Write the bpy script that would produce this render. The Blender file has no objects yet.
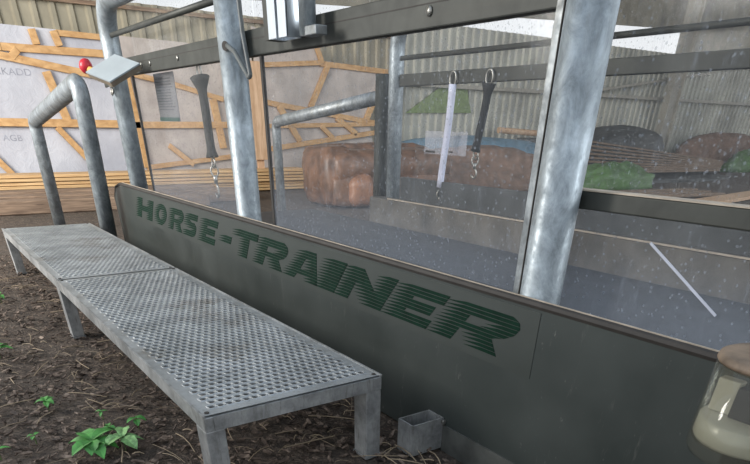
import bpy, bmesh, math, random
from mathutils import Vector, Matrix, noise
random.seed(7)
sc = bpy.context.scene
col = sc.collection

# ------------------------------------------------------------------ camera
H = 1.0
cam_d = bpy.data.cameras.new('camera'); cam = bpy.data.objects.new('camera', cam_d); col.objects.link(cam)
RGT = Vector((0.5740, 0.8186, 0.0162)); DWN = Vector((0.5019, -0.3362, -0.7969)); FWD = Vector((-0.6470, 0.4655, -0.6039))
RGT.normalize(); DWN = (DWN - RGT*DWN.dot(RGT)).normalized(); FWD = RGT.cross(DWN).normalized()
m = Matrix((( RGT.x, -DWN.x, -FWD.x, 0), (RGT.y, -DWN.y, -FWD.y, 0), (RGT.z, -DWN.z, -FWD.z, H), (0, 0, 0, 1)))
cam.matrix_world = m
cam_d.sensor_fit = 'HORIZONTAL'; cam_d.sensor_width = 36.0
cam_d.lens = 559.74*36/750
cam_d.shift_x = -(375.91-375)/750
cam_d.shift_y = (548.07-232)/750
cam_d.clip_start = 0.05; cam_d.clip_end = 200
sc.camera = cam

# ------------------------------------------------------------------ light
sc.view_settings.view_transform = 'Standard'; sc.view_settings.look = 'None'
sc.view_settings.gamma = 1.0; sc.view_settings.use_curve_mapping = False
sc.view_settings.exposure = 0.0
w = bpy.data.worlds.new('sky'); sc.world = w; w.use_nodes = True
nt = w.node_tree; nt.nodes.clear()
out = nt.nodes.new('ShaderNodeOutputWorld'); bg = nt.nodes.new('ShaderNodeBackground')
tc = nt.nodes.new('ShaderNodeTexCoord'); sep = nt.nodes.new('ShaderNodeSeparateXYZ')
rmp = nt.nodes.new('ShaderNodeValToRGB')
nt.links.new(tc.outputs['Generated'], sep.inputs[0]); nt.links.new(sep.outputs['Z'], rmp.inputs[0])
rmp.color_ramp.elements[0].position = 0.0; rmp.color_ramp.elements[0].color = (0.95, 0.98, 1.0, 1)
rmp.color_ramp.elements[1].position = 1.0; rmp.color_ramp.elements[1].color = (0.62, 0.76, 0.95, 1)
nt.links.new(rmp.outputs[0], bg.inputs[0]); bg.inputs[1].default_value = 1.08
nt.links.new(bg.outputs[0], out.inputs[0])

def area(name, loc, target, sx, sy, power, color):
    l = bpy.data.lights.new(name, 'AREA'); l.shape = 'RECTANGLE'; l.size = sx; l.size_y = sy
    l.energy = power; l.color = color
    o = bpy.data.objects.new(name, l); col.objects.link(o); o.location = loc
    o.rotation_euler = (Vector(target)-Vector(loc)).to_track_quat('-Z', 'Y').to_euler()
    return o
area('barn_door_daylight', (5.5, 8.0, 3.4), (-3.0, 1.5, 0.6), 5, 4, 500, (0.90, 0.96, 1.0))
area('back_wall_fill', (-6.5, -4.5, 3.2), (-12.0, 4.0, 0.9), 4, 3, 1050, (1.0, 0.96, 0.90))  # added lamp to brighten the back wall; no gable door stands here

# ------------------------------------------------------------------ helpers
def tag(o, label=None, cat=None, group=None, kind=None):
    if label: o['label'] = label
    if cat: o['category'] = cat
    if group: o['group'] = group
    if kind: o['kind'] = kind
    return o
def thing(name, label, cat, loc=(0, 0, 0), group=None):
    o = bpy.data.objects.new(name, None); o.empty_display_size = 0.1; col.objects.link(o); o.location = loc
    return tag(o, label, cat, group)
def obj(name, bm, mat, parent=None, smooth=False):
    """links bm as one mesh object; bm is in world coordinates, re-based to the parent's location"""
    me = bpy.data.meshes.new(name)
    bmesh.ops.recalc_face_normals(bm, faces=bm.faces)
    if parent is not None:
        off = Vector(parent.location); pp = parent.parent
        while pp is not None: off = off + Vector(pp.location); pp = pp.parent
        bmesh.ops.translate(bm, verts=bm.verts, vec=-off)
    bm.to_mesh(me); bm.free()
    if smooth:
        for p in me.polygons: p.use_smooth = True
    o = bpy.data.objects.new(name, me); col.objects.link(o)
    for mm in (mat if isinstance(mat, (list, tuple)) else [mat]): me.materials.append(mm)
    if parent is not None: o.parent = parent
    return o
def box(bm, lo, hi, mi=0, bev=0.0):
    (x0, y0, z0), (x1, y1, z1) = lo, hi
    r = bmesh.ops.create_cube(bm, size=1.0)
    vs = r['verts']
    for v in vs:
        v.co = Vector(((x0+x1)/2+v.co.x*(x1-x0), (y0+y1)/2+v.co.y*(y1-y0), (z0+z1)/2+v.co.z*(z1-z0)))
    if bev > 0:
        es = list({e for v in vs for e in v.link_edges})
        bmesh.ops.bevel(bm, geom=es, offset=bev, segments=2, affect='EDGES', profile=0.5)
    return bm
def nb(): return bmesh.new()
def beam(bm, a, b, wd, dp, up=(1, 0, 0), bev=0.0):
    """rectangular bar a->b; wd across (in the plane), dp along up"""
    a, b, up = Vector(a), Vector(b), Vector(up)
    d = (b-a).normalized(); s = d.cross(up).normalized(); u = s.cross(d).normalized()
    vs = []
    for p in (a, b):
        for i, j in ((-1, -1), (1, -1), (1, 1), (-1, 1)):
            vs.append(bm.verts.new(p+s*(i*wd/2)+u*(j*dp/2)))
    fs = [bm.faces.new(vs[0:4][::-1]), bm.faces.new(vs[4:8])]
    for i in range(4):
        k = (i+1) % 4; fs.append(bm.faces.new((vs[i], vs[k], vs[4+k], vs[4+i])))
    if bev > 0:
        bmesh.ops.bevel(bm, geom=list({e for f in fs for e in f.edges}), offset=bev, segments=1, affect='EDGES')
    return bm
def tube(bm, pts, r, seg=24, closed_ends=True, rings=None):
    pts = [Vector(p) for p in pts]; n = len(pts)
    rr = r if isinstance(r, (list, tuple)) else [r]*n
    t0 = (pts[1]-pts[0]).normalized()
    ref = Vector((0, 0, 1)) if abs(t0.z) < 0.9 else Vector((1, 0, 0))
    nrm = t0.cross(ref).normalized(); prev = t0; loops = []
    for i, p in enumerate(pts):
        if i == 0: t = t0
        elif i == n-1: t = (pts[i]-pts[i-1]).normalized()
        else: t = ((pts[i]-pts[i-1]).normalized()+(pts[i+1]-pts[i]).normalized()).normalized()
        q = prev.rotation_difference(t); nrm = (q @ nrm); nrm = (nrm - t*nrm.dot(t)).normalized(); prev = t
        bn = t.cross(nrm)
        loops.append([bm.verts.new(p+(nrm*math.cos(a)+bn*math.sin(a))*rr[i]) for a in [2*math.pi*k/seg for k in range(seg)]])
    for i in range(n-1):
        for k in range(seg):
            k2 = (k+1) % seg
            bm.faces.new((loops[i][k], loops[i][k2], loops[i+1][k2], loops[i+1][k]))
    if closed_ends:
        bm.faces.new(loops[0][::-1]); bm.faces.new(loops[-1])
    return bm
def arc_path(pts, rad, n=8):
    """polyline with rounded corners"""
    pts = [Vector(p) for p in pts]; outp = [pts[0]]
    for i in range(1, len(pts)-1):
        a, b, c = pts[i-1], pts[i], pts[i+1]
        u = (a-b).normalized(); v = (c-b).normalized()
        ang = u.angle(v); d = rad/math.tan(ang/2); d = min(d, (a-b).length*0.49, (c-b).length*0.49)
        p0, p1 = b+u*d, b+v*d
        for k in range(n+1):
            t = k/n; outp.append((1-t)**2*p0+2*(1-t)*t*b+t*t*p1)
    outp.append(pts[-1]); return outp
def lathe(bm, c, prof, seg=48):
    c = Vector(c); loops = []
    for r, z in prof:
        if r < 1e-5: loops.append([bm.verts.new(c+Vector((0, 0, z)))])
        else: loops.append([bm.verts.new(c+Vector((r*math.cos(2*math.pi*k/seg), r*math.sin(2*math.pi*k/seg), z))) for k in range(seg)])
    for A, B in zip(loops[:-1], loops[1:]):
        for k in range(seg):
            k2 = (k+1) % seg
            if len(A) == 1 and len(B) == 1: continue
            if len(A) == 1: bm.faces.new((A[0], B[k], B[k2]))
            elif len(B) == 1: bm.faces.new((A[k], A[k2], B[0]))
            else: bm.faces.new((A[k], A[k2], B[k2], B[k]))
    return bm
def torus(bm, c, R, r, ax, ay, seg=20, s2=8, sx=1.0, sy=1.0):
    c, ax, ay = Vector(c), Vector(ax).normalized(), Vector(ay).normalized(); az = ax.cross(ay)
    L = []
    for i in range(seg):
        a = 2*math.pi*i/seg; d = ax*math.cos(a)*sx+ay*math.sin(a)*sy; dn = d.normalized()
        L.append([bm.verts.new(c+d*R+dn*(r*math.cos(b))+az*(r*math.sin(b))) for b in [2*math.pi*j/s2 for j in range(s2)]])
    for i in range(seg):
        for j in range(s2):
            bm.faces.new((L[i][j], L[(i+1) % seg][j], L[(i+1) % seg][(j+1) % s2], L[i][(j+1) % s2]))
    return bm

# ------------------------------------------------------------------ materials
class N:
    def __init__(s, name, rough=0.6, metal=0.0):
        s.m = bpy.data.materials.new(name); s.m.use_nodes = True; s.t = s.m.node_tree
        s.b = s.t.nodes['Principled BSDF']; s.o = s.t.nodes['Material Output']
        s.b.inputs['Roughness'].default_value = rough; s.b.inputs['Metallic'].default_value = metal
        s.co = s.t.nodes.new('ShaderNodeTexCoord').outputs['Object']
    def mapped(s, scale, rot=(0, 0, 0)):
        n = s.t.nodes.new('ShaderNodeMapping'); n.inputs['Scale'].default_value = scale; n.inputs['Rotation'].default_value = rot
        s.t.links.new(s.co, n.inputs[0]); return n.outputs[0]
    def noise(s, sc_, det=4, rough=0.55, vec=None, dist=0):
        n = s.t.nodes.new('ShaderNodeTexNoise'); n.inputs['Scale'].default_value = sc_; n.inputs['Detail'].default_value = det
        n.inputs['Roughness'].default_value = rough; n.inputs['Distortion'].default_value = dist
        s.t.links.new(vec or s.co, n.inputs['Vector']); return n.outputs['Fac']
    def voro(s, sc_, vec=None, feat='F1', outp='Distance'):
        n = s.t.nodes.new('ShaderNodeTexVoronoi'); n.inputs['Scale'].default_value = sc_; n.feature = feat
        s.t.links.new(vec or s.co, n.inputs['Vector']); return n.outputs[outp]
    def ramp(s, fac, stops):
        n = s.t.nodes.new('ShaderNodeValToRGB'); e = n.color_ramp.elements
        while len(e) < len(stops): e.new(0.5)
        for el, (p, c) in zip(e, stops): el.position = p; el.color = (*c, 1) if len(c) == 3 else c
        s.t.links.new(fac, n.inputs[0]); return n.outputs[0]
    def mix(s, fac, a, b, mode='MIX'):
        n = s.t.nodes.new('ShaderNodeMix'); n.data_type = 'RGBA'; n.blend_type = mode
        for i, v in ((0, fac), (6, a), (7, b)):
            if isinstance(v, (int, float)): n.inputs[i].default_value = v
            elif isinstance(v, tuple): n.inputs[i].default_value = (*v, 1)
            else: s.t.links.new(v, n.inputs[i])
        return n.outputs[2]
    def math(s, op, a, b=0.5):
        n = s.t.nodes.new('ShaderNodeMath'); n.operation = op
        for i, v in ((0, a), (1, b)):
            if isinstance(v, (int, float)): n.inputs[i].default_value = v
            else: s.t.links.new(v, n.inputs[i])
        return n.outputs[0]
    def color(s, c):
        if isinstance(c, tuple): s.b.inputs['Base Color'].default_value = (*c, 1)
        else: s.t.links.new(c, s.b.inputs['Base Color'])
    def rough(s, r): s.t.links.new(r, s.b.inputs['Roughness'])
    def bump(s, h, st=0.3, d=0.01):
        n = s.t.nodes.new('ShaderNodeBump'); n.inputs['Strength'].default_value = st; n.inputs['Distance'].default_value = d
        s.t.links.new(h, n.inputs['Height']); s.t.links.new(n.outputs[0], s.b.inputs['Normal'])
G = lambda v: (v, v, v)

def galv(name, base=(0.31, 0.35, 0.375), dirt=0.4, metal=0.5):
    n = N(name, 0.42, metal)
    a = n.noise(9, 5, 0.65, dist=0.6); b = n.noise(55, 3, 0.6); v = n.ramp(n.noise(14, 6, 0.8, vec=n.mapped((1, 1, 0.6), (0.3, 0.2, 0)), dist=1.5), [(0.35, G(0.15)), (0.65, G(0.85))])
    c = n.ramp(a, [(0.30, tuple(x*0.62 for x in base)), (0.52, base), (0.72, tuple(min(1, x*1.45) for x in base))])
    c = n.mix(0.55, c, v, 'SOFT_LIGHT')
    st = n.noise(3.0, 4, 0.6, vec=n.mapped((6, 6, 0.7)))
    c = n.mix(n.ramp(st, [(0.5, G(0)), (0.8, G(dirt))]), c, (0.20, 0.19, 0.16))
    rs = n.noise(26, 3, 0.7)
    c = n.mix(n.ramp(rs, [(0.74, G(0)), (0.80, G(0.8))]), c, (0.16, 0.08, 0.04))
    n.color(c); n.rough(n.ramp(b, [(0.3, G(0.34)), (0.7, G(0.6))])); n.bump(a, 0.12, 0.01)
    return n.m
GALV = galv('galvanised_steel')
GALV_HAND = galv('galvanised_handrail', (0.27, 0.30, 0.32), 0.5)
GALV_DARK = galv('galvanised_steel_weathered', (0.24, 0.26, 0.27), 0.6)
def steel_dark():
    n = N('dull_dark_steel', 0.55, 0.3)
    a = n.noise(7, 5, 0.6, dist=0.4); s = n.noise(4, 4, 0.6, vec=n.mapped((0.6, 5, 14)))
    c = n.ramp(a, [(0.3, (0.03, 0.032, 0.028)), (0.7, (0.065, 0.068, 0.06))])
    c = n.mix(n.ramp(s, [(0.5, G(0)), (0.75, G(0.5))]), c, (0.06, 0.06, 0.05))
    n.color(c); n.bump(a, 0.1, 0.005); return n.m
DARK = steel_dark()
def alu():
    n = N('brushed_aluminium', 0.28, 0.95)
    s = n.noise(30, 3, 0.6, vec=n.mapped((20, 20, 0.5)))
    n.color(n.ramp(s, [(0.3, (0.62, 0.68, 0.74)), (0.7, (0.85, 0.9, 0.95))])); return n.m
ALU = alu()
def tread():
    n = N('perforated_aluminium', 0.45, 0.55)
    a = n.noise(5, 5, 0.65); b = n.noise(60, 3, 0.7)
    c = n.ramp(a, [(0.35, (0.27, 0.285, 0.29)), (0.6, (0.42, 0.44, 0.45))])
    c = n.mix(n.ramp(b, [(0.55, G(0)), (0.7, G(0.35))]), c, (0.20, 0.17, 0.13))
    d = n.noise(2.1, 6, 0.75)
    c = n.mix(n.ramp(d, [(0.56, G(0)), (0.70, G(0.75))]), c, (0.17, 0.15, 0.12))
    n.color(c); n.rough(n.ramp(b, [(0.3, G(0.4)), (0.7, G(0.6))])); n.bump(b, 0.1, 0.002); return n.m
TREAD = tread()
def frame_alu():
    n = N('dirty_aluminium_frame', 0.5, 0.5)
    a = n.noise(8, 5, 0.7); s = n.noise(20, 4, 0.7, vec=n.mapped((3, 3, 0.6)))
    c = n.ramp(a, [(0.35, (0.20, 0.205, 0.205)), (0.65, (0.46, 0.465, 0.46))])
    c = n.mix(n.ramp(s, [(0.52, G(0)), (0.72, G(0.6))]), c, (0.14, 0.13, 0.11))
    n.color(c); n.bump(a, 0.1, 0.004); return n.m
FRAME = frame_alu()
def panel_paint():
    n = N('grey_green_sheet', 0.42, 0.25)
    a = n.noise(2.2, 5, 0.6); s = n.noise(6, 5, 0.75, vec=n.mapped((4, 4, 0.8)))
    b = n.noise(120, 2, 0.5)
    c = n.ramp(a, [(0.3, (0.036, 0.044, 0.041)), (0.7, (0.056, 0.065, 0.061))])
    c = n.mix(n.ramp(s, [(0.60, G(0)), (0.72, G(0.28))]), c, (0.22, 0.22, 0.20))
    sp = n.noise(22, 4, 0.8, vec=n.mapped((1.6, 1, 0.7)))
    c = n.mix(n.ramp(sp, [(0.64, G(0)), (0.69, G(0.4))]), c, (0.24, 0.24, 0.22))
    n.color(c); n.rough(n.ramp(a, [(0.3, G(0.34)), (0.7, G(0.5))])); n.bump(b, 0.03, 0.002); return n.m
PANEL = panel_paint()
def plain(name, c, rough=0.6, metal=0.0, var=0.25, sc_=12, bump=0.1):
    n = N(name, rough, metal); a = n.noise(sc_, 5, 0.6)
    n.color(n.ramp(a, [(0.3, tuple(x*(1-var) for x in c)), (0.7, tuple(min(1, x*(1+var)) for x in c))]))
    n.bump(a, bump, 0.006); return n.m
LOWSTRIP = plain('dusty_lower_strip', (0.075, 0.077, 0.070), 0.6, var=0.45, sc_=9)
RUBBER = plain('black_rubber_edge', (0.035, 0.03, 0.026), 0.7)
EDGE = plain('pale_worn_edge', (0.45, 0.38, 0.30), 0.6)
def dull(m, v):
    m.node_tree.nodes['Principled BSDF'].inputs['Specular IOR Level'].default_value = v; return m
GREEN = plain('green_lettering', (0.003, 0.021, 0.012), 0.65, var=0.3, sc_=20, bump=0.0)
dull(GREEN, 0.12)
FILM = plain('decal_film', (0.050, 0.058, 0.053), 0.42, 0.25, var=0.1, sc_=4, bump=0.0)
BELT = plain('dark_rubber_belt', (0.030, 0.031, 0.036), 0.5, var=0.5, sc_=9)
KERB = plain('dusty_brown_kerb', (0.115, 0.105, 0.09), 0.55, var=0.45, sc_=5)
KERBTOP = plain('grey_side_sheet', (0.085, 0.092, 0.097), 0.5, 0.3, var=0.3, sc_=5)
def wood(name, a, b, sc_=(1, 14, 14), rough=0.6):
    n = N(name, rough)
    g = n.noise(2.2, 6, 0.6, vec=n.mapped(sc_), dist=0.8); k = n.noise(1.1, 3, 0.5)
    c = n.ramp(g, [(0.32, a), (0.66, b)]); c = n.mix(n.ramp(k, [(0.35, G(0)), (0.7, G(0.35))]), c, a)
    n.color(c); n.bump(g, 0.15, 0.004); return n.m
PINE = wood('fresh_pine', (0.42, 0.23, 0.09), (0.66, 0.42, 0.20), (6, 3, 6))
PINE_STACK = wood('fresh_pine_planks', (0.44, 0.26, 0.11), (0.80, 0.56, 0.30), (20, 0.8, 30))
OLDWOOD = wood('weathered_wood', (0.10, 0.065, 0.045), (0.36, 0.25, 0.17), (12, 1.2, 22), 0.8)
BROWNWOOD = wood('brown_board', (0.13, 0.085, 0.055), (0.30, 0.21, 0.14), (20, 1.0, 20), 0.75)
PALEWOOD = wood('pale_knotty_board', (0.46, 0.27, 0.15), (0.74, 0.52, 0.34), (8, 8, 1.2))
def membrane():
    n = N('pale_breather_membrane', 0.7)
    a = n.noise(1.4, 5, 0.6); cr = n.noise(6, 4, 0.7, dist=1.5)
    c = n.ramp(a, [(0.3, (0.38, 0.39, 0.44)), (0.7, (0.55, 0.56, 0.61))])
    n.color(c); n.bump(cr, 0.35, 0.03); return n.m
MEMB = membrane()
MEMB_B = plain('pinkish_sheathing_board', (0.46, 0.41, 0.38), 0.8, var=0.22, sc_=3)
INK = plain('faded_grey_print', (0.30, 0.31, 0.36), 0.7)
CORR = plain('corrugated_sheet_beige', (0.30, 0.27, 0.20), 0.55, 0.2, var=0.2, sc_=2)
ROOF = plain('barn_roof_underside', (0.25, 0.23, 0.18), 0.8, var=0.4, sc_=2)
CORRG = plain('corrugated_sheet_grey', (0.42, 0.42, 0.37), 0.55, 0.2, var=0.3, sc_=1.2)
LEATHER = plain('cracked_brown_leather', (0.15, 0.080, 0.048), 0.42, var=0.5, sc_=7, bump=0.4)
LEATHER_TAN = plain('worn_tan_leather', (0.28, 0.145, 0.09), 0.4, var=0.3, sc_=7, bump=0.3)
STRAP_B = plain('charcoal_webbing_sleeve', (0.025, 0.027, 0.028), 0.8, var=0.3, sc_=60)
STRAP_W = plain('pale_lilac_plastic_hose', (0.66, 0.68, 0.82), 0.35, var=0.15, sc_=10)
STEEL = plain('worn_zinc_hardware', (0.38, 0.37, 0.34), 0.35, 0.85, var=0.3, sc_=40)
RED = plain('red_button_plastic', (0.50, 0.02, 0.035), 0.35, var=0.1)
YELLOW = plain('yellow_button_housing', (0.62, 0.40, 0.12), 0.45, var=0.15)
BOXTOP = plain('pale_blue_grey_box_lid', (0.44, 0.50, 0.54), 0.35, 0.3, var=0.08, sc_=5)
BOXSIDE = plain('beige_box_side', (0.20, 0.165, 0.125), 0.5, 0.2, var=0.3)
CABLE = plain('black_grey_cable', (0.10, 0.11, 0.11), 0.45, var=0.3)
LEAF = plain('fresh_green_leaf', (0.07, 0.26, 0.05), 0.5, var=0.5, sc_=25)
LEAF_PALE = plain('pale_mottled_leaf', (0.20, 0.38, 0.14), 0.5, var=0.6, sc_=60)
STEM = plain('green_stem', (0.10, 0.16, 0.05), 0.6)
TARP_G = plain('green_tarpaulin', (0.085, 0.17, 0.05), 0.55, var=0.4, sc_=4)
TARP_BLUE = plain('faded_blue_tarpaulin', (0.13, 0.24, 0.33), 0.55, var=0.3, sc_=4)
TARP_DARK = plain('dark_tarpaulin', (0.055, 0.055, 0.052), 0.6, var=0.5, sc_=3)
EARTH = plain('reddish_earth', (0.20, 0.125, 0.09), 0.9, var=0.4, sc_=6, bump=0.6)
COLUMN = plain('pale_painted_steel', (0.36, 0.34, 0.29), 0.6, var=0.2, sc_=2)
PAPER = plain('grey_printed_sheet_backside', (0.14, 0.14, 0.145), 0.7, var=0.1)
PAPERLINE = plain('dark_text_line', (0.07, 0.07, 0.075), 0.7)
PAPERGREEN = plain('dark_green_footer', (0.008, 0.05, 0.035), 0.6)
def glass_mat(name, dust=0.3, low=0.0, tint=(0.975, 0.972, 0.97), z0=0.5, z1=1.0, dcol=(0.55, 0.56, 0.55)):
    """clear plastic with baked-on dust and scratches: denser towards the splashed lower edge"""
    m = bpy.data.materials.new(name); m.use_nodes = True; t = m.node_tree; t.nodes.clear()
    def nd(k): return t.nodes.new(k)
    o = nd('ShaderNodeOutputMaterial'); tr = nd('ShaderNodeBsdfTransparent'); tr.inputs[0].default_value = (*tint, 1)
    gl = nd('ShaderNodeBsdfGlossy'); gl.inputs['Roughness'].default_value = 0.12; gl.inputs[0].default_value = (0.9, 0.93, 0.95, 1)
    df = nd('ShaderNodeBsdfDiffuse'); df.inputs[0].default_value = (*dcol, 1)
    tl = nd('ShaderNodeBsdfTranslucent'); tl.inputs[0].default_value = (*dcol, 1)
    dd = nd('ShaderNodeMixShader'); dd.inputs[0].default_value = 0.5; t.links.new(df.outputs[0], dd.inputs[1]); t.links.new(tl.outputs[0], dd.inputs[2])
    co = nd('ShaderNodeTexCoord')
    n1 = nd('ShaderNodeTexNoise'); n1.inputs['Scale'].default_value = 1.6; n1.inputs['Detail'].default_value = 5
    n2 = nd('ShaderNodeTexNoise'); n2.inputs['Scale'].default_value = 30; n2.inputs['Detail'].default_value = 5; n2.inputs['Roughness'].default_value = 0.75
    vs = nd('ShaderNodeTexVoronoi'); vs.inputs['Scale'].default_value = 48
    mp = nd('ShaderNodeMapping'); mp.inputs['Scale'].default_value = (5, 5, 1.0); mp.inputs['Rotation'].default_value = (0, 0.35, 0)
    n3 = nd('ShaderNodeTexNoise'); n3.inputs['Scale'].default_value = 9; n3.inputs['Detail'].default_value = 6; n3.inputs['Roughness'].default_value = 0.7
    t.links.new(co.outputs['Object'], mp.inputs[0]); t.links.new(mp.outputs[0], n3.inputs['Vector'])
    for n_ in (n1, n2, vs): t.links.new(co.outputs['Object'], n_.inputs['Vector'])
    geo = nd('ShaderNodeNewGeometry'); sp = nd('ShaderNodeSeparateXYZ'); t.links.new(geo.outputs['Position'], sp.inputs[0])
    mr = nd('ShaderNodeMapRange'); mr.inputs['From Min'].default_value = z0; mr.inputs['From Max'].default_value = z1
    mr.inputs['To Min'].default_value = low; mr.inputs['To Max'].default_value = 0.0
    t.links.new(sp.outputs['Z'], mr.inputs['Value'])
    def rng(src, a, b, c, d):
        r = nd('ShaderNodeMapRange'); r.inputs['From Min'].default_value = a; r.inputs['From Max'].default_value = b
        r.inputs['To Min'].default_value = c; r.inputs['To Max'].default_value = d; t.links.new(src, r.inputs['Value']); return r.outputs[0]
    def add(a, b):
        x = nd('ShaderNodeMath'); x.operation = 'ADD'; x.use_clamp = True; t.links.new(a, x.inputs[0]); t.links.new(b, x.inputs[1]); return x.outputs[0]
    def mul(a, b):
        x = nd('ShaderNodeMath'); x.operation = 'MULTIPLY'; t.links.new(a, x.inputs[0]); t.links.new(b, x.inputs[1]); return x.outputs[0]
    f = add(rng(n1.outputs['Fac'], 0.3, 0.7, dust*0.55, dust*1.3), rng(n2.outputs['Fac'], 0.60, 0.72, 0, 0.06))
    f = add(f, rng(n3.outputs['Fac'], 0.57, 0.68, 0, 0.12))
    f = add(f, rng(vs.outputs['Distance'], 0.20, 0.13, 0, 0.30))
    f = add(f, mul(mr.outputs[0], rng(n2.outputs['Fac'], 0.3, 0.7, 0.75, 1.25)))
    mx = nd('ShaderNodeMixShader'); t.links.new(f, mx.inputs[0]); t.links.new(tr.outputs[0], mx.inputs[1]); t.links.new(dd.outputs[0], mx.inputs[2])
    fr = nd('ShaderNodeFresnel'); fr.inputs[0].default_value = 1.3
    mg = nd('ShaderNodeMixShader'); frb = nd('ShaderNodeMath'); frb.operation = 'SUBTRACT'; frb.inputs[0].default_value = 1.0; t.links.new(geo.outputs['Backfacing'], frb.inputs[1]); frc = nd('ShaderNodeMath'); frc.operation = 'MULTIPLY'; frc.inputs[1].default_value = 0.5; t.links.new(frb.outputs[0], frc.inputs[0]); frs = nd('ShaderNodeMath'); frs.operation = 'MULTIPLY'; t.links.new(frc.outputs[0], frs.inputs[1]); t.links.new(fr.outputs[0], frs.inputs[0]); t.links.new(frs.outputs[0], mg.inputs[0]); t.links.new(mx.outputs[0], mg.inputs[1]); t.links.new(gl.outputs[0], mg.inputs[2])
    t.links.new(mg.outputs[0], o.inputs[0]); return m
PANE = glass_mat('dusty_clear_plastic', 0.03, 0.22, dcol=(0.42, 0.46, 0.52), z0=0.55, z1=0.78)
PANE_FAR = glass_mat('dusty_clear_plastic_far', 0.015, 0.02)
PANE_UP = glass_mat('scratched_clear_plastic', 0.06, 0.0, dcol=(0.62, 0.62, 0.58))
REFLECT_LINE = plain('painted_reflection', (0.50, 0.52, 0.60), 0.5, var=0.1)  # bluish white colour of the painted light tube reflection

# ------------------------------------------------------------------ setting: ground
def mulch():
    n = N('bark_mulch', 0.9)
    a = n.noise(26, 6, 0.75, dist=1.2); b = n.noise(3.0, 4, 0.6); v = n.voro(42, vec=n.mapped((1, 2.2, 1), (0, 0, 0.5)))
    c = n.ramp(a, [(0.30, (0.018, 0.012, 0.009)), (0.50, (0.07, 0.05, 0.037)), (0.68, (0.25, 0.19, 0.145))])
    c = n.mix(n.ramp(v, [(0.0, G(0.5)), (0.35, G(0))]), c, (0.12, 0.085, 0.062))
    c = n.mix(n.ramp(b, [(0.4, G(0)), (0.7, G(0.4))]), c, (0.10, 0.085, 0.07))
    n.color(c); n.bump(a, 0.9, 0.03); return n.m
MULCH = mulch()
bm = nb()
NX, NY = 150, 130
def gx(i): t = i/NX; return 2.5-18.0*(t**1.7)
def gy(j): t = j/NY; return -1.5+32.0*(t**2.0)
gr = [[bm.verts.new((gx(i), gy(j), noise.noise(Vector((gx(i)*6, gy(j)*6, 0)))*0.012+noise.noise(Vector((gx(i)*19, gy(j)*19, 3)))*0.007-0.012)) for j in range(NY+1)] for i in range(NX+1)]
for i in range(NX):
    for j in range(NY): bm.faces.new((gr[i][j], gr[i+1][j], gr[i+1][j+1], gr[i][j+1]))
bmesh.ops.translate(bm, verts=bm.verts, vec=(0, 0, 0))
tag(obj('floor', bm, MULCH, smooth=True), kind='structure')

# bark chips and straw: uncountable litter, one object each
nC = N('bark_chip', 0.8); nC.color(nC.ramp(nC.noise(17, 3, 0.7), [(0.32, (0.02, 0.013, 0.01)), (0.5, (0.09, 0.062, 0.046)), (0.66, (0.27, 0.205, 0.16))])); CHIP = nC.m
STRAW = plain('dry_straw', (0.30, 0.23, 0.15), 0.7, var=0.4, sc_=6)
bm = nb()
for k in range(6500):
    x = -1.0-5.5*random.random()**1.6; y = -0.3+1.62*random.random()
    L = random.uniform(0.010, 0.048); W = L*random.uniform(0.22, 0.55); T = random.uniform(0.002, 0.006)
    M = Matrix.Translation((x, y, random.uniform(-0.004, 0.008))) @ Matrix.Rotation(random.uniform(0, 6.28), 4, 'Z') @ Matrix.Rotation(random.uniform(-0.5, 0.5), 4, 'X') @ Matrix.Rotation(random.uniform(-0.4, 0.4), 4, 'Y')
    vs = [bm.verts.new(M @ Vector(p)) for p in ((-L/2, -W*0.3, 0), (-L*0.2, -W/2, 0), (L/2, -W*0.2, 0), (L*0.35, W*0.45, 0), (-L*0.4, W*0.4, 0))]
    vt = [bm.verts.new(v.co+(M.to_3x3() @ Vector((0, 0, T)))) for v in vs]
    bm.faces.new(vt); bm.faces.new(vs[::-1])
    for i in range(5): bm.faces.new((vs[i], vs[(i+1) % 5], vt[(i+1) % 5], vt[i]))
tag(obj('bark_chips', bm, CHIP), 'dark bark chips littering the ground around the ramp', 'bark chips', kind='stuff')
bm = nb()
for k in range(420):
    x = -1.0-4.5*random.random()**1.3; y = -0.3+1.6*random.random(); a = random.uniform(0, 6.28); L = random.choice((0.05, 0.08, 0.12, 0.2))*random.uniform(0.6, 1.2)
    c = random.uniform(-0.25, 0.25); r = random.uniform(0.0008, 0.0024)
    p = [Vector((x+math.cos(a+c*t)*L*(t-0.5), y+math.sin(a+c*t)*L*(t-0.5), 0.012+0.008*math.sin(t*3)+random.uniform(0, 0.003))) for t in (0, 0.33, 0.66, 1)]
    tube(bm, p, r, 5)
tag(obj('straw_litter', bm, STRAW), 'thin dry straws scattered over the bark ground', 'straw', kind='stuff')

# ------------------------------------------------------------------ setting: barn wall and roof
def corrugated(y0, y1, z0, z1, x, pitch, depth, mat, name):
    bm = nb(); y = y0; prof = []
    while y < y1:
        for f, d in ((0, 0), (0.55, 0), (0.66, 1), (0.89, 1)): prof.append((y+f*pitch, x+d*depth))
        y += pitch
    A = [(bm.verts.new((px, py, z0)), bm.verts.new((px, py, z1))) for py, px in prof]
    B = [(bm.verts.new((px-0.01, py, z0)), bm.verts.new((px-0.01, py, z1))) for py, px in prof]
    for (a, b), (c, d) in zip(A[:-1], A[1:]): bm.faces.new((a, c, d, b))
    for (a, b), (c, d) in zip(B[:-1], B[1:]): bm.faces.new((a, b, d, c))
    return tag(obj(name, bm, mat), kind='structure')
corrugated(-3, 9.0, -0.05, 2.47, -12.3, 0.26, 0.04, CORR, 'wall_back')
corrugated(9.0, 30, -0.05, 2.70, -12.34, 0.23, 0.05, CORRG, 'wall_back_grey')
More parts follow.
